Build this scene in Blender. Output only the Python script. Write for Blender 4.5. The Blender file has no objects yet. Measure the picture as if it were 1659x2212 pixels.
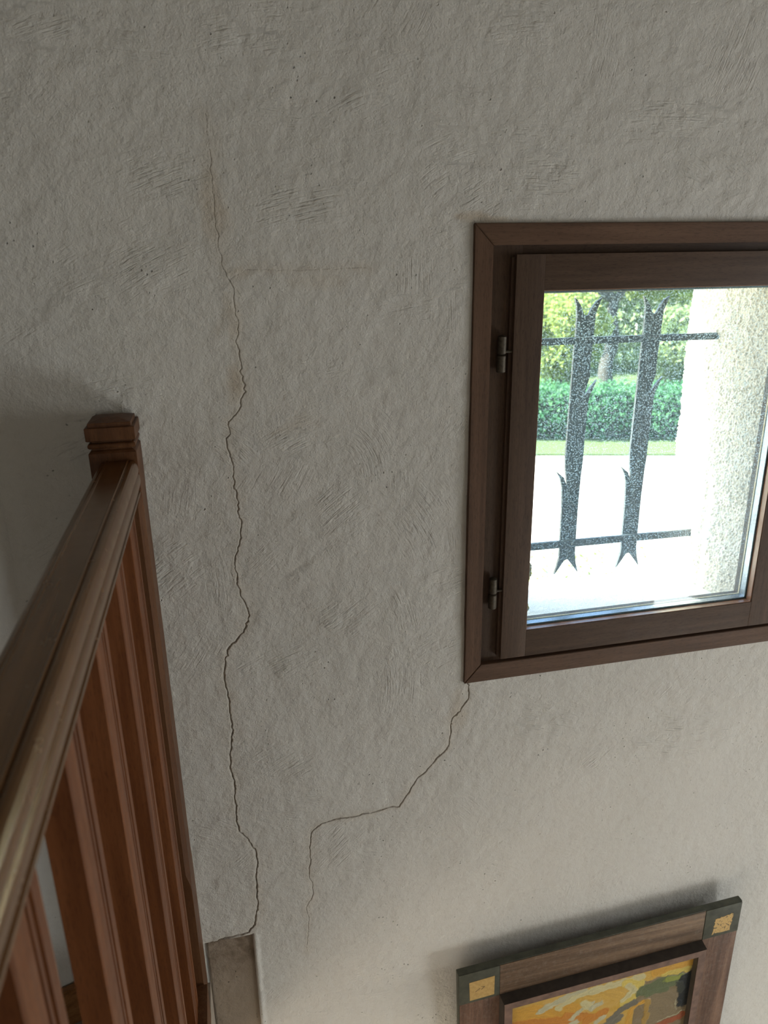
import bpy, bmesh, math, random
import numpy as np
from mathutils import Matrix, Vector
sc = bpy.context.scene
C = bpy.context.collection
R = math.radians

# ------------------------------------------------------------------ camera
def set_camera():
    yaw, pitch, roll = -0.22014, -0.3292, -0.01555
    right = Vector((math.cos(yaw), math.sin(yaw), 0))
    f0 = Vector((-math.sin(yaw), math.cos(yaw), 0)); up0 = Vector((0, 0, 1))
    fwd = f0 * math.cos(pitch) + up0 * math.sin(pitch)
    up = -f0 * math.sin(pitch) + up0 * math.cos(pitch)
    r2 = right * math.cos(roll) + up * math.sin(roll)
    u2 = -right * math.sin(roll) + up * math.cos(roll)
    cam = bpy.data.cameras.new('camera'); o = bpy.data.objects.new('camera', cam); C.objects.link(o)
    m = Matrix((r2, u2, -fwd)).transposed().to_4x4()
    m.translation = Vector((-0.40432, -1.13753, 0.74958)); o.matrix_world = m
    cam.sensor_fit = 'HORIZONTAL'; cam.sensor_width = 36.0; cam.lens = 36.0 * 1592.6 / 1659
    cam.clip_start = 0.02; cam.clip_end = 200
    cam.dof.use_dof = True; cam.dof.focus_distance = 1.32; cam.dof.aperture_fstop = 9.0
    sc.camera = o
set_camera()

# ------------------------------------------------------------------ sky, sun, lamps, exposure
world = bpy.data.worlds.new('sky'); sc.world = world; world.use_nodes = True
nt = world.node_tree; nt.nodes.clear()
sky = nt.nodes.new('ShaderNodeTexSky'); sky.sky_type = 'NISHITA'; sky.sun_disc = False
sky.sun_elevation = R(42); sky.sun_rotation = R(-68); sky.air_density = 1.0; sky.dust_density = 1.2
bg = nt.nodes.new('ShaderNodeBackground'); bg.inputs[1].default_value = 1.05
wo = nt.nodes.new('ShaderNodeOutputWorld')
nt.links.new(sky.outputs[0], bg.inputs[0]); nt.links.new(bg.outputs[0], wo.inputs[0])

def lamp(name, kind, energy, color, loc, aim, size=None, sizey=None, angle=None):
    l = bpy.data.lights.new(name, kind); l.energy = energy; l.color = color
    if kind == 'AREA':
        l.shape = 'RECTANGLE'; l.size = size; l.size_y = sizey
    if angle is not None: l.angle = angle
    o = bpy.data.objects.new(name, l); C.objects.link(o); o.location = loc
    o.rotation_euler = (Vector(aim) - Vector(loc)).to_track_quat('-Z', 'Y').to_euler()
    return o
# the sun stands to the left outside, raking along the facade
lamp('sun', 'SUN', 38.0, (1.0, .95, .86), (0, 5, 5), (0 + .51, 5 - .16, 5 - .46), angle=R(.6))
# inferred daylight from an unseen lower-right door, then two added fill lamps without windows
lamp('door_daylight', 'AREA', 53.0, (.93, .985, 1.0), (2.55, -1.85, -1.60), (.1, -.3, -1.60), 1.6, .85)
lamp('upper_right_fill', 'AREA', 27.0, (.95, .98, 1.0), (2.55, -.95, .30), (.0, -.45, .0), .9, .9)  # added lamp, lightens the baluster sides and the left wall
lamp('landing_fill', 'AREA', 4.0, (1.0, .95, .88), (-1.3, -3.2, .3), (-.5, 0, .1), 1.2, 1.0)  # added soft fill, lifts the dark area left of the newel
portal = lamp('window_portal', 'AREA', 1, (1, 1, 1), (.36, .30, .4), (.36, -1, .4), .5, .7)
portal.data.cycles.is_portal = True
sc.view_settings.view_transform = 'Standard'; sc.view_settings.look = 'None'
sc.view_settings.exposure = 0.0; sc.view_settings.gamma = 1.0; sc.view_settings.use_curve_mapping = False
sc.cycles.use_denoising = True
sc.cycles.max_bounces = 7; sc.cycles.diffuse_bounces = 4; sc.cycles.glossy_bounces = 2; sc.cycles.transparent_max_bounces = 12; sc.cycles.adaptive_threshold = .02
sc.cycles.sample_clamp_indirect = 6.0

# ------------------------------------------------------------------ helpers
def tag(o, label=None, cat=None, group=None, kind=None):
    for k, v in (('label', label), ('category', cat), ('group', group), ('kind', kind)):
        if v: o[k] = v
    return o
def empty(name, loc, label=None, cat=None, kind=None):
    o = bpy.data.objects.new(name, None); C.objects.link(o); o.location = loc; o.empty_display_size = .05
    return tag(o, label, cat, None, kind)
def link(name, me, mat, parent=None, smooth=False, angle=None):
    if mat: me.materials.append(mat)
    if smooth or angle:
        me.polygons.foreach_set('use_smooth', [True] * len(me.polygons))
        if angle: me.set_sharp_from_angle(angle=R(angle))
    o = bpy.data.objects.new(name, me); C.objects.link(o)
    if parent is not None:
        o.parent = parent
        o.matrix_parent_inverse = world_of(parent).inverted()
    return o
def world_of(o):
    m = o.matrix_basis.copy()
    if o.parent is not None: m = world_of(o.parent) @ o.matrix_parent_inverse @ m
    return m
def mesh(name, v, f):
    me = bpy.data.meshes.new(name); me.from_pydata([tuple(p) for p in v], [], f); me.update(); return me
def box_me(x0, x1, y0, y1, z0, z1, bev=.0012, seg=2):
    bm = bmesh.new(); bmesh.ops.create_cube(bm, size=1)
    for v in bm.verts:
        v.co = Vector(((x0 + x1) / 2 + v.co.x * (x1 - x0), (y0 + y1) / 2 + v.co.y * (y1 - y0), (z0 + z1) / 2 + v.co.z * (z1 - z0)))
    if bev: bmesh.ops.bevel(bm, geom=bm.edges[:], offset=bev, segments=seg, affect='EDGES', profile=.7)
    me = bpy.data.meshes.new('box'); bm.to_mesh(me); bm.free(); return me
def box(name, x0, x1, y0, y1, z0, z1, mat, parent=None, bev=.0012):
    return link(name, box_me(x0, x1, y0, y1, z0, z1, bev), mat, parent, angle=40)
def prism_me(pts, a, b, axis='y', bev=0):
    """polygon in the plane normal to axis, extruded from a to b"""
    def P(p, t):
        return {'y': (p[0], t, p[1]), 'z': (p[0], p[1], t), 'x': (t, p[0], p[1])}[axis]
    n = len(pts); bm = bmesh.new()
    A = [bm.verts.new(P(p, a)) for p in pts]; B = [bm.verts.new(P(p, b)) for p in pts]
    bm.faces.new(A); bm.faces.new(B[::-1])
    for i in range(n): bm.faces.new((A[i], B[i], B[(i + 1) % n], A[(i + 1) % n]))
    if bev: bmesh.ops.bevel(bm, geom=bm.edges[:], offset=bev, segments=2, affect='EDGES')
    bmesh.ops.recalc_face_normals(bm, faces=bm.faces[:])
    me = bpy.data.meshes.new('prism'); bm.to_mesh(me); bm.free(); return me
def tube_me(p0, p1, r0, r1=None, n=16, dome=0.0):
    p0, p1 = Vector(p0), Vector(p1); r1 = r0 if r1 is None else r1
    d = p1 - p0; L = d.length; q = d.to_track_quat('Z', 'Y')
    prof = [(0, 0), (r0 * .8, 0), (r0, r0 * .2), (r1, L - r1 * .2), (r1 * .8, L), (0, L + dome)]
    v, f = [], []
    for r, z in prof:
        for i in range(n):
            a = 2 * math.pi * i / n; v.append(p0 + q @ Vector((r * math.cos(a), r * math.sin(a), z)))
    for k in range(len(prof) - 1):
        for i in range(n): f.append((k * n + i, k * n + (i + 1) % n, (k + 1) * n + (i + 1) % n, (k + 1) * n + i))
    bm = bmesh.new(); me = mesh('tube', v, f); bm.from_mesh(me); bmesh.ops.remove_doubles(bm, verts=bm.verts[:], dist=1e-6)
    bmesh.ops.recalc_face_normals(bm, faces=bm.faces[:]); bm.to_mesh(me); bm.free(); return me

# value noise used for real relief
def vnoise(x, y, seed=0):
    xi = np.floor(x).astype(np.int64); yi = np.floor(y).astype(np.int64); fx = x - xi; fy = y - yi
    fx = fx * fx * (3 - 2 * fx); fy = fy * fy * (3 - 2 * fy)
    def h(a, b):
        n = (a * 374761393 + b * 668265263 + seed * 1442695041) & 0xffffffff
        n = ((n ^ (n >> 13)) * 1274126177) & 0xffffffff
        return ((n ^ (n >> 16)) & 0xffff) / 65535.0 * 2 - 1
    return (h(xi, yi) * (1 - fx) + h(xi + 1, yi) * fx) * (1 - fy) + (h(xi, yi + 1) * (1 - fx) + h(xi + 1, yi + 1) * fx) * fy
def fbm(x, y, oct=4, seed=0):
    s = 0; a = 1.0; t = 0
    for k in range(oct):
        s = s + a * vnoise(x * 2 ** k, y * 2 ** k, seed + k * 7); t += a; a *= .5
    return s / t

# ------------------------------------------------------------------ materials
class NT:
    def __init__(s, name):
        s.m = bpy.data.materials.new(name); s.m.use_nodes = True; s.t = s.m.node_tree; s.t.nodes.clear()
        s.out = s.t.nodes.new('ShaderNodeOutputMaterial')
    def n(s, typ, **kw):
        o = s.t.nodes.new('ShaderNode' + typ)
        for k, v in kw.items():
            if k.startswith('_'): setattr(o, k[1:], v)
            else:
                key = {'i0': 0, 'i1': 1, 'i2': 2}.get(k, k.replace('__', ' '))
                if hasattr(v, 'links') or isinstance(v, bpy.types.NodeSocket): s.t.links.new(v, o.inputs[key])
                else: o.inputs[key].default_value = v
        return o
    def math(s, op, a, b=None, c=None, clamp=False):
        o = s.t.nodes.new('ShaderNodeMath'); o.operation = op; o.use_clamp = clamp
        for i, v in enumerate((a, b, c)):
            if v is None: continue
            if isinstance(v, bpy.types.NodeSocket): s.t.links.new(v, o.inputs[i])
            else: o.inputs[i].default_value = v
        return o.outputs[0]
    def vmath(s, op, a, b=None, out=0):
        o = s.t.nodes.new('ShaderNodeVectorMath'); o.operation = op
        for i, v in enumerate((a, b)):
            if v is None: continue
            if isinstance(v, bpy.types.NodeSocket): s.t.links.new(v, o.inputs[i])
            else: o.inputs[i].default_value = v
        return o.outputs[out]
    def scaled(s, vec, sc3, loc=(0, 0, 0), rot=(0, 0, 0)):
        o = s.t.nodes.new('ShaderNodeMapping'); s.t.links.new(vec, o.inputs[0])
        o.inputs[1].default_value = loc; o.inputs[2].default_value = rot; o.inputs[3].default_value = sc3; return o.outputs[0]
    def noise(s, vec, scale, detail=4, rough=.5, dist=0):
        o = s.t.nodes.new('ShaderNodeTexNoise'); s.t.links.new(vec, o.inputs['Vector'])
        o.inputs['Scale'].default_value = scale; o.inputs['Detail'].default_value = detail
        o.inputs['Roughness'].default_value = rough; o.inputs['Distortion'].default_value = dist; return o.outputs[0]
    def ramp(s, fac, stops):
        o = s.t.nodes.new('ShaderNodeValToRGB'); s.t.links.new(fac, o.inputs[0]); e = o.color_ramp.elements
        while len(e) < len(stops): e.new(.5)
        for el, (p, c) in zip(e, stops):
            el.position = p; el.color = (*c, 1) if hasattr(c, '__len__') else (c, c, c, 1)
        return o.outputs[0]
    def mix(s, fac, a, b, blend='MIX'):
        o = s.t.nodes.new('ShaderNodeMix'); o.data_type = 'RGBA'; o.blend_type = blend
        for i, v in ((0, fac), (6, a), (7, b)):
            if isinstance(v, bpy.types.NodeSocket): s.t.links.new(v, o.inputs[i])
            else: o.inputs[i].default_value = (*v, 1) if hasattr(v, '__len__') else v
        return o.outputs[2]
    def bump(s, h, strength=1, dist=.001, normal=None):
        o = s.t.nodes.new('ShaderNodeBump'); s.t.links.new(h, o.inputs['Height'])
        o.inputs['Strength'].default_value = strength; o.inputs['Distance'].default_value = dist
        if normal: s.t.links.new(normal, o.inputs['Normal'])
        return o.outputs[0]
    def bsdf(s, color, rough=.5, spec=.5, normal=None, metallic=0, coat=0, coat_rough=.1):
        o = s.t.nodes.new('ShaderNodeBsdfPrincipled')
        for k, v in (('Base Color', color), ('Roughness', rough), ('Specular IOR Level', spec), ('Metallic', metallic), ('Normal', normal), ('Coat Weight', coat), ('Coat Roughness', coat_rough)):
            if v is None: continue
            if isinstance(v, bpy.types.NodeSocket): s.t.links.new(v, o.inputs[k])
            elif k == 'Base Color': o.inputs[k].default_value = (*v, 1)
            else: o.inputs[k].default_value = v
        return o.outputs[0]
    def done(s, sh): s.t.links.new(sh, s.out.inputs[0]); return s.m

def plaster_mat(name, base, base2, relief=1.0, cracks=True, fine=1.0):
    k = NT(name); P = k.n('NewGeometry').outputs['Position']
    if cracks:
        warp = k.scaled(k.n('TexNoise', Vector=P, Scale=7.0, Detail=2.0).outputs['Color'], (.05, .05, .05))
    Pw = k.vmath('ADD', P, warp) if cracks else P
    H = None
    # trowel strokes: inside each irregular cell arcs swing round a centre of their own
    if cracks:
        su = k.n('Attribute', _attribute_name='stroke_across').outputs['Fac']; sv = k.n('Attribute', _attribute_name='stroke_along').outputs['Fac']
        sm = k.n('Attribute', _attribute_name='stroke_mask').outputs['Fac']
        cv = k.n('CombineXYZ', X=k.math('MULTIPLY', su, 290.0), Y=k.math('MULTIPLY', sv, 22.0), Z=k.math('MULTIPLY', k.n('SeparateXYZ', Vector=P).outputs[1], 10.0))
        st = k.ramp(k.noise(cv.outputs[0], 1.0, 3, .6, .3), [(.30, 0.0), (.43, .55), (.58, .70), (.72, 1.0)])
        brk = k.ramp(k.noise(P, 26.0, 3, .6), [(.36, .15), (.56, 1.0)])
        H = k.math('MULTIPLY', k.math('MULTIPLY', st, sm), k.math('MULTIPLY', brk, .62))
    else:
        H = k.math('MULTIPLY', k.noise(k.scaled(P, (1, 1, .5)), 60.0, 3, .5), .3)
    g1 = k.noise(P, 420, 3, .6); g2 = k.noise(P, 130, 3, .55); g3 = k.noise(P, 38, 3, .5)
    g = k.math('ADD', k.math('MULTIPLY', g1, .22 * fine), k.math('ADD', k.math('MULTIPLY', g2, .36 * fine), k.math('MULTIPLY', g3, .95)))
    H = k.math('ADD', H, g)
    # pits and dimples
    pv = k.n('TexVoronoi', Vector=Pw, Scale=120.0)
    pm = k.ramp(k.noise(P, 10, 2, .5), [(.52, 0.0), (.66, 1.0)])
    pit = k.math('MULTIPLY', k.ramp(pv.outputs['Distance'], [(.03, 1.0), (.19, 0.0)]), k.math('MULTIPLY', pm, k.math('GREATER_THAN', k.n('SeparateXYZ', Vector=pv.outputs['Color']).outputs[0], .78)))
    H = k.math('SUBTRACT', H, k.math('MULTIPLY', pit, 1.1))
    tone = k.noise(P, 3.2, 3, .5)
    col = k.mix(k.ramp(tone, [(.35, 0.0), (.65, 1.0)]), base, base2)
    col = k.mix(k.math('MULTIPLY', k.ramp(k.noise(P, 60, 3, .6), [(.3, 1.0), (.5, 0.0)]), .10), col, (.30, .26, .21))
    col = k.mix(k.math('MULTIPLY', pit, .35), col, (.16, .13, .10))
    # a few dark specks
    sv = k.n('TexVoronoi', Vector=P, Scale=16.0)
    spk = k.math('MULTIPLY', k.math('LESS_THAN', sv.outputs['Distance'], .020), k.math('GREATER_THAN', k.n('SeparateXYZ', Vector=sv.outputs['Color']).outputs[0], .86))
    col = k.mix(k.math('MULTIPLY', spk, .8), col, (.03, .025, .02))
    if cracks:
        st = k.n('Attribute', _attribute_name='stain').outputs['Fac']
        col = k.mix(k.math('MULTIPLY', st, k.ramp(k.noise(P, 25, 3, .6), [(.3, .45), (.7, 1.0)])), col, (.46, .375, .27))
        di = k.n('Attribute', _attribute_name='dirt').outputs['Fac']
        col = k.mix(di, col, (.19, .145, .10))
    nrm = k.bump(H, 1.0, .0042 * relief)
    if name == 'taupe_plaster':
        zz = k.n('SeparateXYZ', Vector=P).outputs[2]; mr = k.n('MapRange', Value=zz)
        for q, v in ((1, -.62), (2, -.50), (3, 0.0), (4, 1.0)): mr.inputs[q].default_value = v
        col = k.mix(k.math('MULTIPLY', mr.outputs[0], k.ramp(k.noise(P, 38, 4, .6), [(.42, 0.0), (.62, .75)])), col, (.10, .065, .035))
    return k.done(k.bsdf(col, .88, .22, nrm))

def wood_mat(name, c_dark, c_mid, c_light, axis=2, rough=.35, coat=.25, grain=1.0, dust=0.0, tint=None, spec=.3):
    k = NT(name); P = k.n('NewGeometry').outputs['Position']
    s3 = [1.0, 1.0, 1.0]; s3[axis] = .045
    Q = k.scaled(P, tuple(s3)); s4 = [1.0, 1.0, 1.0]; s4[axis] = .12
    a = k.noise(Q, 26, 4, .6, .6); b = k.noise(k.scaled(P, tuple(s4)), 700, 3, .65); c = k.noise(Q, 120, 3, .6)
    f = k.math('ADD', k.math('MULTIPLY', a, .62), k.math('MULTIPLY', c, .38))
    col = k.ramp(f, [(.32, c_dark), (.5, c_mid), (.68, c_light)])
    col = k.mix(k.math('MULTIPLY', k.ramp(b, [(.36, 1.0), (.47, 0.0)]), .35 * grain), col, tuple(x * .35 for x in c_dark))
    if dust:
        col = k.mix(k.math('MULTIPLY', k.ramp(k.noise(P, 90, 4, .7), [(.5, 0.0), (.75, 1.0)]), dust), col, (.30, .26, .22))
    rg = k.math('ADD', k.math('MULTIPLY', k.noise(P, 45, 3), .18), rough - .09)
    nrm = k.bump(k.math('ADD', k.math('MULTIPLY', b, .5), k.math('MULTIPLY', c, .8)), .35 * grain, .0005)
    s = k.bsdf(col, rg, spec, nrm, 0, coat, .20)
    if tint: s.node.inputs['Specular Tint'].default_value = (*tint, 1); s.node.inputs['Specular IOR Level'].default_value = .5; s.node.inputs['IOR'].default_value = 1.68
    return k.done(s)

M = {}
M['plaster'] = plaster_mat('wall_plaster', (.592, .578, .535), (.618, .603, .560), .9)
M['plaster2'] = plaster_mat('side_plaster', (.60, .59, .55), (.63, .615, .575), .6, cracks=False)
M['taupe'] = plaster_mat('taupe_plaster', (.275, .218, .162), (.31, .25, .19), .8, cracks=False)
M['outdoor'] = plaster_mat('outdoor_render', (.60, .54, .45), (.66, .61, .53), .7, cracks=False)
M['sill'] = plaster_mat('brightened_sill', (.80, .78, .74), (.84, .82, .78), .4, cracks=False)  # sill colour raised to stand in for glaring daylight on it
# window: matt stained hardwood
M['win_v'] = wood_mat('window_wood_upright', (.052, .031, .020), (.080, .050, .033), (.115, .073, .049), 2, .55, .0, 1.0, spec=.2)
M['win_h'] = wood_mat('window_wood_level', (.052, .031, .020), (.080, .050, .033), (.115, .073, .049), 0, .55, .0, 1.0, spec=.2)
M['case_v'] = wood_mat('casing_wood_upright', (.070, .038, .022), (.112, .063, .038), (.16, .094, .058), 2, .55, .0, 1.0, spec=.2)
M['case_h'] = wood_mat('casing_wood_level', (.070, .038, .022), (.112, .063, .038), (.16, .094, .058), 0, .55, .0, 1.0, spec=.2)
# staircase: glossy varnished mahogany
M['rail'] = wood_mat('varnished_rail', (.062, .025, .008), (.092, .038, .012), (.135, .060, .020), 1, .24, .0, .12, 0.0, (1.0, .70, .38))
M['rail_v'] = wood_mat('varnished_baluster', (.088, .025, .007), (.148, .048, .014), (.23, .084, .030), 2, .45, .0, .9, spec=.22)
M['newel'] = wood_mat('varnished_newel', (.070, .028, .011), (.108, .046, .019), (.155, .072, .032), 2, .45, .0, 1.0, spec=.15)
M['skirt'] = wood_mat('skirting_wood', (.14, .055, .017), (.24, .105, .035), (.33, .16, .06), 0, .4, .3, 1.0)

def simple(name, col, rough=.5, spec=.5, metallic=0, nscale=60, var=.25, bumpd=.0004):
    k = NT(name); P = k.n('NewGeometry').outputs['Position']; n = k.noise(P, nscale, 4, .6)
    c = k.mix(k.ramp(n, [(.3, 0.0), (.7, 1.0)]), tuple(x * (1 - var) for x in col), tuple(min(1, x * (1 + var)) for x in col))
    return k.done(k.bsdf(c, rough, spec, k.bump(n, .4, bumpd), metallic))
M['brass'] = simple('aged_brass', (.075, .062, .045), .55, .4, .6, 220, .35)
M['iron'] = simple('black_painted_iron', (.030, .036, .042), .45, .5, 0, 180, .3)
M['steel'] = simple('glazing_spacer', (.30, .33, .37), .30, .5, .7, 200, .2)
M['putty'] = simple('pale_putty', (.62, .50, .33), .7, .3, 0, 300, .2)
M['foam'] = simple('yellowed_foam', (.42, .31, .09), .9, .1, 0, 160, .5, .002)
M['bead'] = wood_mat('daylit_rebate', (.20, .095, .055), (.30, .15, .09), (.40, .22, .14), 2, .35, .6, .6)  # paler orange than the sash: daylight on the rebate put into its colour

def glass_mat():
    k = NT('dusty_glass'); P = k.n('NewGeometry').outputs['Position']
    sx = k.n('SeparateXYZ', Vector=P); Q = k.n('CombineXYZ', X=sx.outputs[0], Y=sx.outputs[2]).outputs[0]
    v1 = k.n('TexVoronoi', Vector=Q, Scale=560.0, _voronoi_dimensions='2D'); v2 = k.n('TexVoronoi', Vector=Q, Scale=230.0, _voronoi_dimensions='2D')
    c1 = k.n('SeparateXYZ', Vector=v1.outputs['Color']).outputs[0]; c2 = k.n('SeparateXYZ', Vector=v2.outputs['Color']).outputs[1]
    s1 = k.math('MULTIPLY', k.ramp(v1.outputs['Distance'], [(.30, 1.0), (.55, 0.0)]), k.math('GREATER_THAN', c1, .66))
    s2 = k.math('MULTIPLY', k.ramp(v2.outputs['Distance'], [(.16, 1.0), (.26, 0.0)]), k.math('GREATER_THAN', c2, .84))
    cl = k.ramp(k.noise(P, 14, 3, .6), [(.3, .55), (.7, 1.0)])
    z = k.n('SeparateXYZ', Vector=P).outputs[2]
    up = k.n('MapRange', Value=z); up.inputs[1].default_value = .15; up.inputs[2].default_value = .6; up.inputs[3].default_value = .55; up.inputs[4].default_value = 1.0
    sp = k.math('MULTIPLY', k.math('MAXIMUM', k.math('MULTIPLY', s1, .25), k.math('MULTIPLY', s2, .34)), k.math('MULTIPLY', cl, up.outputs[0]))
    fac = k.math('ADD', sp, .030, clamp=True)
    tr = k.n('BsdfTransparent', Color=(.90, .97, .955, 1)).outputs[0]
    tl = k.n('BsdfTranslucent', Color=(.62, .86, 1.0, 1)).outputs[0]
    gl = k.n('BsdfGlossy', Color=(1, 1, 1, 1), Roughness=.02).outputs[0]
    m = k.t.nodes.new('ShaderNodeMixShader'); k.t.links.new(fac, m.inputs[0]); k.t.links.new(tr, m.inputs[1]); k.t.links.new(tl, m.inputs[2])
    m2 = k.t.nodes.new('ShaderNodeMixShader'); m2.inputs[0].default_value = .028; k.t.links.new(m.outputs[0], m2.inputs[1]); k.t.links.new(gl, m2.inputs[2])
    return k.done(m2.outputs[0])
M['glass'] = glass_mat()

# ------------------------------------------------------------------ the cracked plaster wall
CR_A = [(-0.388,0.9399),(-0.3865,0.9091),(-0.3856,0.8776),(-0.3854,0.8513),(-0.3857,0.8335),(-0.3858,0.8035),(-0.3847,0.7913),(-0.3849,0.7672),(-0.3829,0.7483),(-0.3776,0.7368),(-0.3718,0.7223),(-0.3683,0.7097),(-0.3697,0.7),(-0.3686,0.6882),(-0.3652,0.6683),(-0.3664,0.6523),(-0.3686,0.6443),(-0.3664,0.6259),(-0.366,0.6033),(-0.3642,0.5865),(-0.362,0.5739),(-0.3618,0.5633),(-0.3656,0.5603),(-0.3707,0.5424),(-0.3801,0.529),(-0.3918,0.5189),(-0.3904,0.5003),(-0.3965,0.4832),(-0.393,0.4674),(-0.3903,0.454),(-0.3895,0.4238),(-0.3885,0.4085),(-0.3864,0.3891),(-0.3866,0.3775),(-0.3875,0.3627),(-0.3852,0.3475),(-0.3868,0.3276),(-0.3931,0.3129),(-0.397,0.3006),(-0.4002,0.279),(-0.3983,0.2618),(-0.4,0.2476),(-0.3954,0.2378),(-0.3914,0.2186),(-0.3856,0.2003),(-0.3866,0.1773),(-0.391,0.1682),(-0.4045,0.1507),(-0.4125,0.142),(-0.4257,0.1285),(-0.4307,0.1124),(-0.4331,0.0914),(-0.4309,0.0476),(-0.4303,-0.0036),(-0.4286,-0.0317),(-0.437,-0.0759),(-0.4396,-0.1083),(-0.4337,-0.1369),(-0.4375,-0.1721),(-0.4371,-0.2087),(-0.4342,-0.2485),(-0.4186,-0.2708),(-0.4085,-0.2943),(-0.4067,-0.3356),(-0.4116,-0.3839),(-0.4126,-0.4301),(-0.421,-0.4709),(-0.4341,-0.4935)]
CR_B = [(0.0042,-0.0008),(0.0064,-0.0091),(0.0069,-0.033),(-0.0087,-0.0581),(-0.0246,-0.0716),(-0.0292,-0.1276),(-0.0345,-0.139),(-0.056,-0.16),(-0.0776,-0.1851),(-0.103,-0.2119),(-0.1287,-0.2558),(-0.1612,-0.2556),(-0.2148,-0.2594),(-0.2501,-0.2584),(-0.2816,-0.2624),(-0.296,-0.2721),(-0.3039,-0.2918),(-0.3071,-0.3346),(-0.3103,-0.3638),(-0.3044,-0.4063),(-0.3046,-0.4294),(-0.3102,-0.4429),(-0.3201,-0.4597),(-0.3163,-0.4844),(-0.3188,-0.5186),(-0.3241,-0.5728)]
CR_C = [(-0.3715,0.7268),(-0.3598,0.7336),(-0.3501,0.7392),(-0.3029,0.7377),(-0.2486,0.7377),(-0.213,0.7381),(-0.1649,0.7386)]
CR_D = [(-0.3731,0.6979),(-0.3803,0.6838),(-0.3876,0.6669),(-0.3946,0.6553)]
CR_E = [(-0.3249,0.4961),(-0.3028,0.5035),(-0.2843,0.5119),(-0.2653,0.5136)]
CR_F = [(-0.4341,-0.4935),(-0.4558,-0.4965),(-0.482,-0.4982),(-0.5085,-0.5041)]
rng = np.random.default_rng(7)
def jag(pts, levels, amp):
    p = np.array(pts, float)
    for L in range(levels):
        mid = (p[1:] + p[:-1]) / 2; d = p[1:] - p[:-1]; ln = np.hypot(d[:, 0], d[:, 1])[:, None] + 1e-9
        nr = np.stack([-d[:, 1], d[:, 0]], 1) / ln
        mid = mid + nr * np.clip(rng.normal(0, amp, (len(mid), 1)) * np.minimum(1, ln / .012), -2 * amp, 2 * amp)
        q = np.empty((len(p) + len(mid), 2)); q[0::2] = p; q[1::2] = mid; p = q; amp *= .6
    return p
# (points, half width at start, at end, depth at start, at end)
CR = [(jag(CR_A, 4, .0020), .0003, .0013, .0006, .0030), (jag(CR_B[:12], 4, .0016), .0009, .0009, .0022, .0022),
      (jag(CR_B[11:], 4, .0015), .0010, .0003, .0026, .0008), (jag(CR_C, 3, .0006), .0003, .0003, .0006, .0004),
      (jag(CR_D, 3, .0006), .0002, .0002, .0004, .0003), (jag(CR_E, 3, .0007), .0003, .0002, .0005, .0003),
      (jag(CR_F, 3, .0008), .0011, .0018, .0040, .0060)]
def crack_field(X, Z):
    """signed distance, half width and depth of the nearest crack"""
    best = np.full(X.shape, 1.0); side = np.zeros(X.shape); hw = np.full(X.shape, .0005); dp = np.zeros(X.shape); score = np.full(X.shape, 9.0)
    for p, w0, w1, d0, d1 in CR:
        n = len(p) - 1
        lo = p.min(0) - .02; hi = p.max(0) + .02
        sel = np.nonzero((X > lo[0]) & (X < hi[0]) & (Z > lo[1]) & (Z < hi[1]))[0]
        if not len(sel): continue
        x = X[sel]; z = Z[sel]; bd = np.full(x.shape, 1.0); bs = np.zeros(x.shape); bt = np.zeros(x.shape)
        for i in range(n):
            a = p[i]; d = p[i + 1] - a; L2 = d @ d + 1e-12
            near = np.nonzero((np.abs(x - (a[0] + d[0] / 2)) < .022) & (np.abs(z - (a[1] + d[1] / 2)) < .022))[0]
            if not len(near): continue
            xx = x[near] - a[0]; zz = z[near] - a[1]; t = np.clip((xx * d[0] + zz * d[1]) / L2, 0, 1)
            dd = np.hypot(xx - t * d[0], zz - t * d[1]); m = dd < bd[near]; k = near[m]
            bd[k] = dd[m]; bs[k] = np.sign(xx[m] * d[1] - zz[m] * d[0]); bt[k] = (i + t[m]) / n
        m = bd < best[sel]; k = sel[m]
        best[k] = bd[m]; side[k] = bs[m]; hw[k] = (w0 + (w1 - w0) * bt[m] ** .8); dp[k] = d0 + (d1 - d0) * bt[m] ** .9
    return best, side, hw, dp
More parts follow.
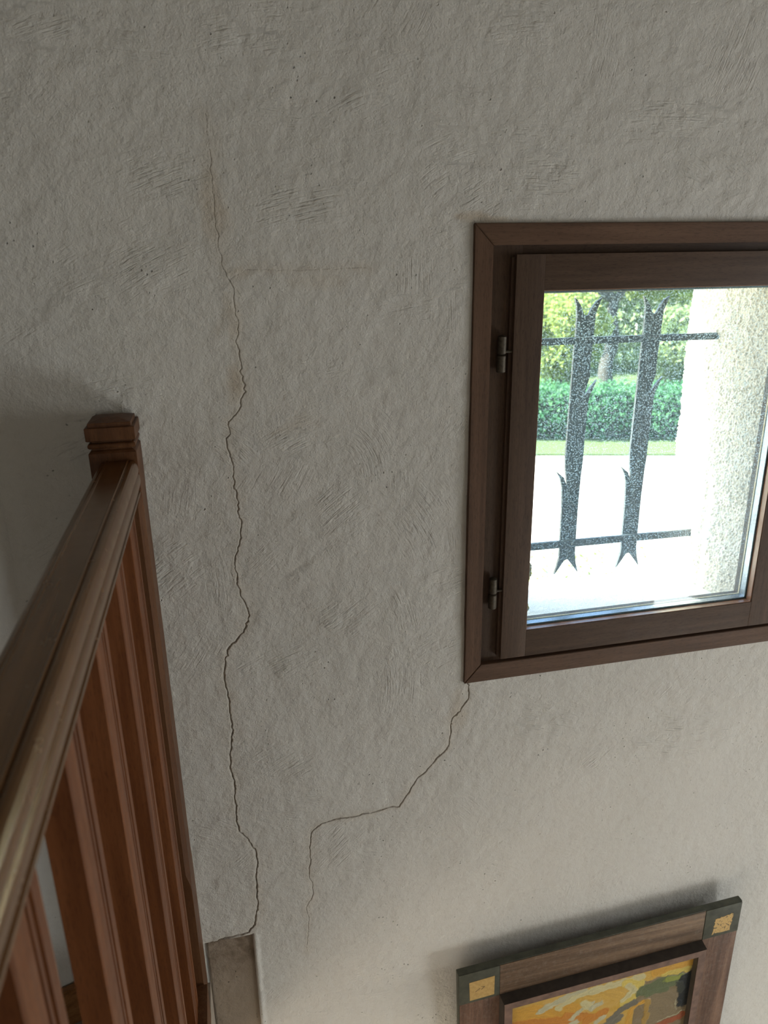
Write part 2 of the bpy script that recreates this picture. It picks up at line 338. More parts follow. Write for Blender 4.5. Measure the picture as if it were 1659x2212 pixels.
def wall_height(X, Z, fine):
    """relief along +y (into the wall is positive), plus dirt and stain masks"""
    h = .0035 * fbm(X * 3.1, Z * 3.1, 3, 3) + .0014 * fbm(X * 14, Z * 14, 3, 11) + .0006 * fbm(X * 55 + 4, Z * 55, 2, 23)
    # comb-like float marks
    u = X * .90 + Z * .43; v = -X * .43 + Z * .90
    h = h + .00045 * vnoise(u * 14, v * 150, 31) * np.clip(fbm(X * 5, Z * 5, 2, 41) * 2.2, 0, 1)
    dirt = np.zeros(X.shape); stain = np.zeros(X.shape)
    d, s, hw, dp = crack_field(X, Z)
    wob = 1 + .5 * vnoise(X * 120, Z * 120, 51) + .3 * vnoise(X * 420, Z * 420, 53)
    w = hw * wob
    if fine:
        g = np.clip(1 - d / (w * 1.25), 0, 1); h = h + dp * np.minimum(1, g * 1.6)
        # the right lip has crumbled to a shallow ledge, the left lip stands slightly proud
        led = w * (2.4 + 1.4 * vnoise(X * 90, Z * 90, 57)); h = h + np.where(s > 0, np.clip(1 - d / led, 0, 1) ** .5 * dp * .28, -np.exp(-(d / .0035) ** 2) * dp * .10)
        dirt = np.clip(1.25 - d / (w * 1.0), 0, 1) * np.clip(.40 + dp * 90, 0, .72)
    sw = .016 + .010 * vnoise(X * 22, Z * 22, 61)
    stain = np.clip(1 - d / sw, 0, 1) * .30
    for (x0, z0, rx, rz, a) in ((-.388, .82, .020, .055, .55), (-.372, .665, .012, .05, .5), (-.376, .575, .016, .035, .6), (-.372, .80, .012, .03, .2), (-.36, .735, .03, .010, .4), (-.24, .722, .06, .014, .30), (-.012, -.060, .02, .06, .42), (-.01, .81, .035, .007, .9), (.03, .806, .05, .004, .7)):
        e = ((X - x0) / rx) ** 2 + ((Z - z0) / rz) ** 2; stain = np.maximum(stain, np.clip(1.2 - e * (1 + .5 * vnoise(X * 60, Z * 60, 71)), 0, 1) * a)
    # soft arris where the wall stops at the taupe block
    lo = 1 / (1 + np.exp((Z + .502) / .006)); ar = np.clip(1 - (X + .428) / .0028, 0, 1) * (Z < -.499) * (X > -.4285); h = h + .0075 * ar ** 2 - .0030 * lo * np.exp(-((X + .4225) / .0055) ** 2)
    tp = np.minimum.reduce([np.clip((X + .728) / .02, 0, 1), np.clip((.920 - X) / .02, 0, 1), np.clip((Z + 1.2) / .02, 0, 1), np.clip((1.152 - Z) / .02, 0, 1)])
    return h * tp, dirt, stain
MARKS = [(-0.171,0.461,0.058,0.074,-0.256,0.412),(-0.093,0.343,0.078,0.093,-0.373,0.153),(-0.22,0.354,0.047,0.057,0.295,-0.293),(-0.496,0.75,0.108,0.056,-0.116,-0.002),(-0.585,0.721,0.067,0.037,-0.255,-0.1),(0.103,0.86,0.092,0.052,0.127,-0.923),(-0.065,0.853,0.057,0.057,0.043,0.702),(0.388,0.876,0.093,0.048,0.151,0.405),(-0.665,0.343,0.053,0.069,-0.282,-0.435),(-0.495,0.297,0.046,0.064,-0.191,-0.142),(-0.383,0.476,0.032,0.044,-0.51,0.342),(-0.086,0.723,0.067,0.037,-1.353,0.692),(0.406,1.025,0.073,0.069,-0.309,1.315),(-0.023,0.294,0.025,0.061,-0.264,0.259),(-0.137,0.017,0.044,0.089,-0.391,0.026),(-0.422,0.261,0.033,0.075,-0.926,0.222),(-0.109,0.385,0.032,0.066,-0.334,0.394),(-0.265,0.828,0.081,0.037,-0.096,0.077),(-0.563,0.565,0.078,0.041,-0.388,-0.143),(-0.289,0.484,0.066,0.03,-0.098,0.059),(0.189,1.029,0.037,0.06,-0.334,1.123),(0.05,1.058,0.071,0.023,0.184,0.138),(-0.037,0.903,0.079,0.037,0.049,0.661),(0.17,-0.114,0.111,0.066,-0.112,-0.898),(0.457,-0.208,0.147,0.095,0.173,-1.397),(0.289,-0.223,0.064,0.058,-0.126,0.268),(-0.326,0.101,0.097,0.055,-0.019,-0.645),(-0.21,0.149,0.066,0.054,-0.591,0.714),(-0.338,-0.107,0.076,0.05,0.068,-0.869),(-0.261,-0.324,0.064,0.079,0.358,-0.965),(-0.464,0.862,0.08,0.035,-0.175,0.074),(-0.36,0.295,0.037,0.049,0.12,-0.256),(-0.604,0.498,0.052,0.035,-0.397,-0.005),(0.305,0.946,0.097,0.032,0.353,-0.187),(0.37,-0.76,0.186,0.074,0.097,-1.867),(-0.127,0.165,0.051,0.083,-0.381,0.094),(-0.037,0.667,0.031,0.064,-0.552,0.651),(-0.574,1.031,0.067,0.025,-0.408,0.543),(-0.334,1.026,0.099,0.027,-0.161,0.241),(-0.187,0.953,0.06,0.029,0.039,0.485)]

def stroke_field(X, Z):
    """where the float swept: across/along coordinates of the sweep and how deep it bit"""
    r = np.random.default_rng(12); gs = [(m, .62) for m in MARKS]
    for i in range(170):
        x, z = r.uniform(-.7, .9), r.uniform(-1.15, 1.1); a = r.uniform(math.pi * .35, math.pi * .95) * (-1) ** int(r.random() < .25); L = r.uniform(.12, .9)
        gs.append(((x, z, r.uniform(.04, .14), r.uniform(.025, .08), x + L * math.cos(a), z + L * math.sin(a)), r.uniform(.12, .42)))
    best = np.zeros(X.shape); second = np.zeros(X.shape); su = np.zeros(X.shape); sv = np.zeros(X.shape)
    for g, ((mx, mz, rx, rz, ax, az), amp) in enumerate(gs):
        k = np.nonzero((np.abs(X - mx) < rx * 1.5) & (np.abs(Z - mz) < rz * 1.5))[0]
        if not len(k): continue
        x, z = X[k], Z[k]; e = np.hypot((x - mx) / rx, (z - mz) / rz) + .35 * fbm(x * 22, z * 22, 2, 100 + g)
        m = np.clip(1.25 - e, 0, 1) ** 1.3 * amp; rr = np.hypot(x - ax, z - az); L = math.hypot(mx - ax, mz - az)
        da = np.arctan2(z - az, x - ax) - math.atan2(mz - az, mx - ax); da = (da + math.pi) % (2 * math.pi) - math.pi
        w = m > best[k]; q = k[w]; second[q] = best[q]; best[q] = m[w]; su[q] = rr[w] + .37 * g; sv[q] = (da * L)[w]
        q = k[~w]; second[q] = np.maximum(second[q], m[~w])
    return su, sv, np.clip((best - second * .9) * 1.6, 0, 1)
G = .004; SUB = 5; NX = 412; NZ = 588; X0 = -.728; Z0 = -1.2
def build_wall():
    I, J = np.meshgrid(np.arange(NX), np.arange(NZ), indexing='ij')
    keep = ~((I >= 185) & (I < 355) & (J >= 303) & (J < 495))
    keep &= ~((I >= 52) & (I < 75) & (J < 175))
    cx = X0 + (I + .5) * G; cz = Z0 + (J + .5) * G
    d, s, hw, dp = crack_field(cx.ravel(), cz.ravel())
    fine = (d < np.clip(hw * 4.5 + .004, .005, .012)).reshape(I.shape)
    fine |= (I >= 75) & (I < 79) & (J < 177)
    fine &= keep
    S = SUB; W = NX * S + 1
    ci, cj = np.nonzero(keep & ~fine)
    q = [np.stack([(ci * S) + (cj * S) * W, ((ci + 1) * S) + (cj * S) * W, ((ci + 1) * S) + ((cj + 1) * S) * W, (ci * S) + ((cj + 1) * S) * W], 1)]
    fi, fj = np.nonzero(fine)
    for a in range(S):
        for b in range(S):
            x = fi * S + a; z = fj * S + b; q.append(np.stack([x + z * W, x + 1 + z * W, x + 1 + (z + 1) * W, x + (z + 1) * W], 1))
    q = np.concatenate(q); keys, inv = np.unique(q.ravel(), return_inverse=True); faces = inv.reshape(-1, 4)
    gi = keys % W; gj = keys // W; x = X0 + gi * G / S; z = Z0 + gj * G / S
    isf = np.zeros((NX + 2, NZ + 2), bool); isf[1:-1, 1:-1] = fine
    coarse = np.zeros((NX + 2, NZ + 2), bool); coarse[1:-1, 1:-1] = keep & ~fine
    onx = gi % S == 0; onz = gj % S == 0; a = gi // S; b = gj // S
    # a vertex counts as fine only if no coarse cell touches it
    touch = np.zeros(len(keys), bool)
    m = onx & onz; touch[m] = coarse[a[m], b[m]] | coarse[a[m] + 1, b[m]] | coarse[a[m], b[m] + 1] | coarse[a[m] + 1, b[m] + 1]
    m = onx & ~onz; touch[m] = coarse[a[m], b[m] + 1] | coarse[a[m] + 1, b[m] + 1]
    m = ~onx & onz; touch[m] = coarse[a[m] + 1, b[m]] | coarse[a[m] + 1, b[m] + 1]
    h, di, st = wall_height(x, z, True); hc, dc, sc_ = wall_height(x, z, False)
    corner = onx & onz
    h[corner & touch] = hc[corner & touch]
    def lin(m, A0, A1, t):
        x0 = X0 + A0[0] * G; z0 = Z0 + A0[1] * G; x1 = X0 + A1[0] * G; z1 = Z0 + A1[1] * G
        h0 = wall_height(x0, z0, False)[0]; h1 = wall_height(x1, z1, False)[0]; h[m] = h0 * (1 - t) + h1 * t
    m = onx & ~onz & touch; lin(m, (a[m], b[m]), (a[m], b[m] + 1), (gj[m] % S) / S)
    m = ~onx & onz & touch; lin(m, (a[m], b[m]), (a[m] + 1, b[m]), (gi[m] % S) / S)
    di[touch & corner & False] = 0
    co = np.stack([x, h, z], 1)
    # plain outer fields of the same wall, out to the room's corners
    xs = [X0, X0 + NX * G, 2.6]; zs = [-2.1, Z0, Z0 + NZ * G, 2.0]; ex = []; ef = []
    def quad(xa, xb, za, zb):
        n = len(co) + len(ex); ex.extend([(xa, 0, za), (xb, 0, za), (xb, 0, zb), (xa, 0, zb)]); ef.append((n, n + 1, n + 2, n + 3))
    quad(xs[0], xs[2], zs[0], zs[1]); quad(xs[1], xs[2], zs[1], zs[2]); quad(xs[0], xs[2], zs[2], zs[3])
    co = np.concatenate([co, np.array(ex)]); faces = np.concatenate([faces, np.array(ef)])
    di = np.concatenate([di, np.zeros(len(ex))]); st = np.concatenate([st, np.zeros(len(ex))])
    me = bpy.data.meshes.new('wall'); me.vertices.add(len(co)); me.vertices.foreach_set('co', co.astype(np.float32).ravel())
    n = len(faces); me.loops.add(n * 4); me.loops.foreach_set('vertex_index', faces.astype(np.int32).ravel())
    me.polygons.add(n); me.polygons.foreach_set('loop_start', np.arange(n, dtype=np.int32) * 4)
    me.update(calc_edges=True)
    sa, sl, smk = stroke_field(co[:, 0], co[:, 2])
    for nm, arr in (('dirt', di), ('stain', st), ('stroke_across', sa), ('stroke_along', sl), ('stroke_mask', smk)):
        at = me.attributes.new(nm, 'FLOAT', 'POINT'); at.data.foreach_set('value', arr.astype(np.float32))
    print('wall quads', n)
    o = link('wall_back', me, M['plaster'], smooth=True); return tag(o, kind='structure')
wall_back = build_wall()

def relief_sheet(name, O, U, V, nu, nv, fn, mat, parent=None, kind=None):
    """grid from O spanned by vectors U and V, pushed along its normal by fn(u,v)"""
    O, U, V = np.array(O, float), np.array(U, float), np.array(V, float)
    a, b = np.meshgrid(np.linspace(0, 1, nu), np.linspace(0, 1, nv), indexing='ij')
    N = np.cross(U, V); N = N / np.linalg.norm(N)
    P = O + a[..., None] * U + b[..., None] * V + fn(a * np.linalg.norm(U), b * np.linalg.norm(V))[..., None] * N
    i, j = np.meshgrid(np.arange(nu - 1), np.arange(nv - 1), indexing='ij'); k = (i * nv + j).ravel()
    f = np.stack([k, k + nv, k + nv + 1, k + 1], 1)
    me = mesh(name, P.reshape(-1, 3), [tuple(map(int, r)) for r in f])
    return tag(link(name, me, mat, parent, smooth=True), kind=kind)

# the masonry behind the sheet: it carries the outdoor reveals of the window
for (x0, x1, z0, z1) in ((-3.2, .085, -2.1, 2.4), (.640, 3.0, -2.1, 2.4), (.085, .640, -2.1, .028), (.085, .640, .745, 2.4)):
    box('masonry', x0, x1, .062, .33, z0, z1, M['outdoor'], wall_back, bev=0)
def rough(u, v): return .0012 * fbm(u * 120, v * 120, 2, 5) + .0026 * np.clip(vnoise(u * 250, v * 250, 9) + .15, 0, 1) + .0016 * vnoise(u * 460, v * 460, 19) + .006 * fbm(u * 14, v * 14, 3, 15)
rv = relief_sheet('reveal', (.620, .335, .02), (-.014, -.298, 0), (0, 0, .74), 210, 540, lambda u, v: rough(u, v), M['outdoor'], wall_back)
relief_sheet('reveal', (.094, .037, .02), (.0, .298, 0), (0, 0, .74), 40, 100, lambda u, v: rough(u, v), M['outdoor'], wall_back)
relief_sheet('reveal', (.08, .037, .067), (.56, 0, 0), (0, .298, -.042), 90, 50, lambda u, v: rough(u, v) * .5, M['sill'], wall_back)
relief_sheet('reveal', (.08, .335, .740), (.56, 0, 0), (0, -.285, 0), 60, 40, lambda u, v: rough(u, v), M['outdoor'], wall_back)

# taupe plastered block below the crack, set back behind the wall face
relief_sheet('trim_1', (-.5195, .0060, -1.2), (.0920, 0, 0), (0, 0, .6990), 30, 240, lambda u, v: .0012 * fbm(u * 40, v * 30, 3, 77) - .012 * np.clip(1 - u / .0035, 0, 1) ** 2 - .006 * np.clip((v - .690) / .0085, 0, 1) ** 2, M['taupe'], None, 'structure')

# oblique wall on the left of the corner, side walls, floors, ceiling
ob = (math.cos(R(17)), math.sin(R(17)))
relief_sheet('wall_left', (-.7275 - 2.2 * ob[0], .0 - 2.2 * ob[1], -.62), (2.2 * ob[0], 2.2 * ob[1], 0), (0, 0, 2.63), 300, 360,
             lambda u, v: .0022 * fbm(u * 4, v * 4, 3, 91) * np.clip((2.2 - u) / .03, 0, 1), M['plaster2'], None, 'structure')
xl = -.7275 - 2.2 * ob[0]; yl = -2.2 * ob[1]
def struct(name, *a, mat='plaster2'):
    o = box(name, *a, M[mat], None, 0); o['kind'] = 'structure'; return o
struct('wall_side', xl - .15, xl, -3.75, yl, -.62, 2.0)
struct('wall_right', 2.6, 2.75, -3.75, .0, -2.1, 2.0)
struct('wall_front', xl - .15, 2.75, -3.75, -3.6, -2.1, 2.0)
M['ceil'] = simple('dimmed_ceiling', (.33, .28, .22), .85, .2, 0, 6, .1)  # unseen ceiling toned darker and warmer to dim the upper wall
struct('ceiling', xl - .15, 2.75, -3.75, .33, 2.0, 2.1, mat='ceil')
M['tile'] = simple('stone_floor', (.36, .31, .25), .5, .4, 0, 9, .25)
fl = link('floor', prism_me([(xl, yl), (xl, -3.6), (-.5175, -3.6), (-.5175, -.002), (-.7275, -.002)], -.82, -.60, 'z'), M['tile']); fl['kind'] = 'structure'
fl2 = box('floor', xl, 2.6, -3.6, -.001, -2.2, -2.1, M['tile'], None, 0); fl2['kind'] = 'structure'
bb = link('baseboard_left', prism_me([(-.7265, -.0035), (xl, yl - .003), (xl + .004, yl - .016), (-.7225, -.0165)], -.5995, -.515, 'z', .0015), M['skirt'], angle=40); bb['kind'] = 'structure'
bb = box('baseboard_back', -.723, -.5875, -.014, -.0035, -.5995, -.515, M['skirt'], None, .0015); bb['kind'] = 'structure'

# ------------------------------------------------------------------ window
win = empty('window_1', (.3495, 0, .4), kind='structure')
cx0, cx1, cz0, cz1 = -.004, .7045, .0035, .8005
ix0, ix1, iz0, iz1 = .0272, .6733, .0390, .7685
cy0, cy1 = -.0075, .020
link('casing_board', prism_me([(cx0, cz1), (cx1, cz1), (ix1, iz1), (ix0 + .0004, iz1)], cy0, cy1, 'y', .0009), M['case_h'], win, angle=40)
link('casing_board', prism_me([(cx0, cz0), (cx1, cz0), (ix1, iz0), (ix0 + .0004, iz0)], cy0, cy1, 'y', .0009), M['case_h'], win, angle=40)
link('casing_board', prism_me([(cx0, cz0 + .0006), (ix0, iz0 + .0006), (ix0, iz1 - .0006), (cx0, cz1 - .0006)], cy0, cy1, 'y', .0009), M['case_v'], win, angle=40)
link('casing_board', prism_me([(cx1, cz0 + .0006), (ix1, iz0 + .0006), (ix1, iz1 - .0006), (cx1, cz1 - .0006)], cy0, cy1, 'y', .0009), M['case_v'], win, angle=40)
fy = .004
def ring(name, ox0, ox1, oz0, oz1, wl, wr, wb, wt, y0, y1, mv, mh, parent, bev=.001, names=('jamb', 'jamb', 'frame_sill', 'frame_head')):
    box(names[0], ox0, ox0 + wl, y0, y1, oz0, oz1, mv, parent, bev)
    box(names[1], ox1 - wr, ox1, y0, y1, oz0, oz1, mv, parent, bev)
    box(names[2], ox0 + wl, ox1 - wr, y0 + .0004, y1, oz0, oz0 + wb, mh, parent, bev)
    box(names[3], ox0 + wl, ox1 - wr, y0 + .0004, y1, oz1 - wt, oz1, mh, parent, bev)
ring('frame', .020, .680, .030, .776, .060, .060, .034, .030, fy, .062, M['win_v'], M['win_h'], win)
# opening sash, proud of the frame
sash = box('sash', .0637, .0800, -.004, -.0035, .0500, .0520, M['win_v'], win, 0)
sx0, sx1, sz0, sz1 = .0637, .6360, .0478, .7550
gx0, gx1, gz0, gz1 = .1122, .5875, .1005, .7005
box('stile', sx0, gx0, -.012, .030, sz0, sz1, M['win_v'], sash, .0015)
box('stile', gx1, sx1, -.012, .030, sz0, sz1, M['win_v'], sash, .0015)
box('sash_rail', gx0, gx1, -.0117, .030, sz0, gz0, M['win_h'], sash, .0012)
box('sash_rail', gx0, gx1, -.0117, .030, gz1, sz1, M['win_h'], sash, .0012)
# groove that runs round the closing edge of the sash
box('edge_fillet', sx0 - .0045, sx0 + .002, -.0035, .006, sz0 + .004, sz1 - .004, M['win_v'], sash, .001)
# rebate lining, pane, spacer and outer lining
def lining(name, x0, x1, z0, z1, t, y0, y1, mat, parent):
    v = []; f = []
    for (a, y) in ((0, y0), (t, y0), (t, y1), (0, y1)):
        v += [(x0 + a, y, z0 + a), (x1 - a, y, z0 + a), (x1 - a, y, z1 - a), (x0 + a, y, z1 - a)]
    for k in range(4):
        for i in range(4): f.append((k * 4 + i, k * 4 + (i + 1) % 4, ((k + 1) % 4) * 4 + (i + 1) % 4, ((k + 1) % 4) * 4 + i))
    me = mesh(name, v, f); bm = bmesh.new(); bm.from_mesh(me); bmesh.ops.recalc_face_normals(bm, faces=bm.faces[:]); bm.to_mesh(me); bm.free()
    return link(name, me, mat, parent)
lining('rebate', gx0 - .001, gx1 + .001, gz0 - .001, gz1 + .001, .0022, -.0095, .0035, M['bead'], sash)
gp = box('glass_pane', gx0, gx1, .0040, .0044, gz0, gz1, M['glass'], sash, 0)
lining('glazing_spacer', gx0 + .0005, gx1 - .0005, gz0 + .0005, gz1 - .0005, .0042, .0050, .0190, M['steel'], sash)
lining('outer_rebate', gx0 + .0005, gx1 - .0005, gz0 + .0005, gz1 - .0005, .0030, .0235, .0370, M['win_v'], sash)
lining('putty_line', gx0 + .0012, gx1 - .0012, gz0 + .0012, gz1 - .0012, .0048, .0195, .0228, M['putty'], sash)
for k, (z0, z1, tilt) in enumerate(((.5745, .6325, .002), (.1525, .2115, 0))):
    zc = (z0 + z1) / 2; hx = .0455
    hg = link('hinge', tube_me((hx, -.0075, z0), (hx, -.0075, zc - .0012), 0.0074, dome=.0004), M['brass'], win, angle=40)
    link('knuckle', tube_me((hx, -.0075, zc + .0002), (hx + tilt * .3, -.0075, z1), .0074, .0070, dome=.002), M['brass'], hg, angle=40)
    link('pin', tube_me((hx, -.0075, zc + .004), (sx0 + .002, -.006, zc + .004), .0024), M['brass'], hg, angle=40)
# yellow foam residue squeezed past the left edge outside
def lump(name, c, s, mat, parent, seed):
    bm = bmesh.new(); bmesh.ops.create_icosphere(bm, subdivisions=4, radius=1)
    r_ = random.Random(seed); ph = [r_.uniform(0, 6) for _ in range(4)]
    for v in bm.verts:
        p = v.co; k = 1 + .22 * math.sin(5 * p.z + ph[0]) * math.cos(4 * p.x + ph[1]) + .14 * math.sin(11 * p.z + ph[2]) * math.sin(9 * p.y + ph[3])
        v.co = Vector((c[0] + p.x * s[0] * k, c[1] + p.y * s[1] * k, c[2] + p.z * s[2] * k))
    me = bpy.data.meshes.new(name); bm.to_mesh(me); bm.free(); return link(name, me, mat, parent, smooth=True)
lump('foam_residue', (.1310, .034, .200), (.0060, .006, .017), M['foam'], win, 1)
lump('foam_residue', (.1300, .034, .125), (.0048, .006, .010), M['foam'], win, 2)

# ------------------------------------------------------------------ wrought iron grille outside
BAR= [(0.2934,0.6746),(0.299,0.6571),(0.3002,0.6422),(0.3005,0.6057),(0.2987,0.5641),(0.2981,0.5061),(0.2969,0.4372),(0.2958,0.35),(0.2978,0.3267),(0.3048,0.2841),(0.2956,0.308),(0.2777,0.3227),(0.287,0.3065),(0.2928,0.2852),(0.2955,0.234),(0.2958,0.177),(0.2962,0.1236),(0.2874,0.086),(0.3006,0.105),(0.3088,0.1177),(0.3164,0.1201),(0.3238,0.1116),(0.344,0.0851),(0.3367,0.1102),(0.3335,0.1332),(0.3328,0.1912),(0.3326,0.2519),(0.3343,0.3154),(0.336,0.337),(0.3363,0.3995),(0.3373,0.4348),(0.3384,0.4674),(0.341,0.481),(0.3473,0.4945),(0.3539,0.5119),(0.3409,0.4971),(0.3275,0.4771),(0.333,0.502),(0.3378,0.5199),(0.3368,0.547),(0.3386,0.5846),(0.3395,0.6173),(0.3408,0.6453),(0.3457,0.658),(0.3516,0.6732),(0.3391,0.6656),(0.3305,0.6531),(0.3248,0.6404),(0.3196,0.6395),(0.3144,0.6428),(0.3086,0.6569),(0.3005,0.6687)]
gr = empty('iron_grille', (.36, .243, .05), 'black wrought iron grille with forked bars outside the window pane', 'grille')
for dx in (0, .1496):
    link('upright_bar', prism_me([(x + dx, z) for x, z in BAR], .240, .246, 'y'), M['iron'], gr)
for z0, z1, zr in ((.5850, .5985, -.001), (.1525, .1685, -.004)):
    v = [(.086, z0 + .0015), (.086, z1 + .0015), (.626, z1 + zr), (.626, z0 + zr)]
    link('cross_bar', prism_me([(a, b) for a, b in v], .231, .239, 'y', .0008), M['iron'], gr)
for dx in (.0, .1496):
    for z in (.5920, .1600):
        link('rivet', tube_me((.3175 + dx, .240, z), (.3175 + dx, .2295, z), .0035, dome=.001), M['iron'], gr, smooth=True)

# ------------------------------------------------------------------ railing
xr = -.5505
rl = empty('stair_railing', (-.5505, -.75, -.6), 'varnished brown wooden railing with grooved flat balusters, running to the cracked wall', 'railing')
half = [(.0000, .4868), (.0122, .4868), (.0132, .4880), (.0142, .4884), (.0150, .4878), (.0155, .4858), (.0185, .4866), (.0212, .4860), (.0236, .4842), (.0254, .4812), (.0265, .4770), (.0268, .4725), (.0265, .4690),
        (.0254, .4680), (.0252, .4670), (.0262, .4658), (.0274, .4632), (.0279, .4595), (.0276, .4550), (.0266, .4500), (.0252, .4452), (.0244, .4424), (.0244, .4412), (.0256, .4408), (.0258, .4372), (.0250, .4362), (.0, .4362)]
xr = -.5497
prof = [(xr + a, z) for a, z in half] + [(xr - a, z) for a, z in half[1:-1]][::-1]
link('handrail', prism_me(prof, -.0705, -1.50, 'y'), M['rail'], rl, angle=21)
hp = [(-.0092, 0), (.0098, 0), (.0106, .0030), (.0113, .0140), (.0115, .0180), (.0115, .0290), (.0072, .0300), (.0072, .0322), (.0115, .0332), (.0115, .0385), (.0058, .0397), (.0058, .0440), (.0115, .0452), (.0115, .0590), (.0105, .0620)]
cs = [(a, b) for a, b in hp[1:]] + [(-a - .0034, b) for a, b in hp[1:]][::-1]
bx = -.5443
bal_me = prism_me([(bx + a, b) for a, b in cs], -.5205, .437, 'z')
bal_me.materials.append(M['rail_v'])
for k in range(9):
    o = bpy.data.objects.new('baluster', bal_me); C.objects.link(o); o.parent = rl; o.matrix_parent_inverse = world_of(rl).inverted()
    o.location = (0, -.1610 - .1633 * k, 0)
box('bottom_rail', -.5745, -.5165, -1.50, -.0705, -.5985, -.5200, M['newel'], rl, .002)
def newel(yc, depth, name='newel_post'):
    nx, hx, hy = -.5550, .0322, depth / 2
    lv = [(-.5990, 0, 0), (-.4800, 0, 0), (-.4780, 0, 0), (-.300, 0, .0003), (-.285, 0, .0016), (-.262, 0, .0075), (.415, 0, .0075), (.440, 0, .0016), (.450, 0, .0003), (.4985, 0, 0), (.5015, .0028, 0), (.5030, .0050, 0),
          (.5045, .0050, 0), (.5052, .0022, 0), (.5068, .0004, 0), (.5090, 0, 0), (.5112, .0006, 0), (.5126, .0024, 0), (.5132, .0055, 0), (.5152, .0055, 0), (.5158, .0012, 0), (.5170, -.0010, 0), (.5345, -.0012, 0), (.5352, -.0004, 0), (.5356, .0030, 0), (.5405, .0032, 0), (.5412, .0036, 0), (.5455, .020, 0), (.5462, .027, 0)]
    v = []; f = []
    for z, ins, c in lv:
        a = hx - ins; b = max(hy - ins, .002); c = max(c, .0004)
        v += [(nx + x, yc + y, z) for x, y in ((-a + c, -b), (a - c, -b), (a, -b + c), (a, b - c), (a - c, b), (-a + c, b), (-a, b - c), (-a, -b + c))]
    for k in range(len(lv) - 1):
        for i in range(8): f.append((k * 8 + i, k * 8 + (i + 1) % 8, k * 8 + 8 + (i + 1) % 8, k * 8 + 8 + i))
    f.append(tuple(range(8))[::-1]); f.append(tuple(len(v) - 8 + i for i in range(8)))
    return link(name, mesh(name, v, f), M['newel'], rl, angle=25)
newel(-.0350, .0700); newel(-1.535, .070)
# ridge of plaster drawn up along the left side of the post
pl = [(-.5860, -.595), (-.5895, -.595), (-.5900, .495), (-.5905, .512), (-.5925, .518), (-.5925, .534), (-.5890, .538), (-.5860, .541), (-.5800, .543), (-.5850, .533)]
o = link('plaster_ridge', prism_me(pl, -.013, .003, 'y', .001), M['plaster2'], wall_back)

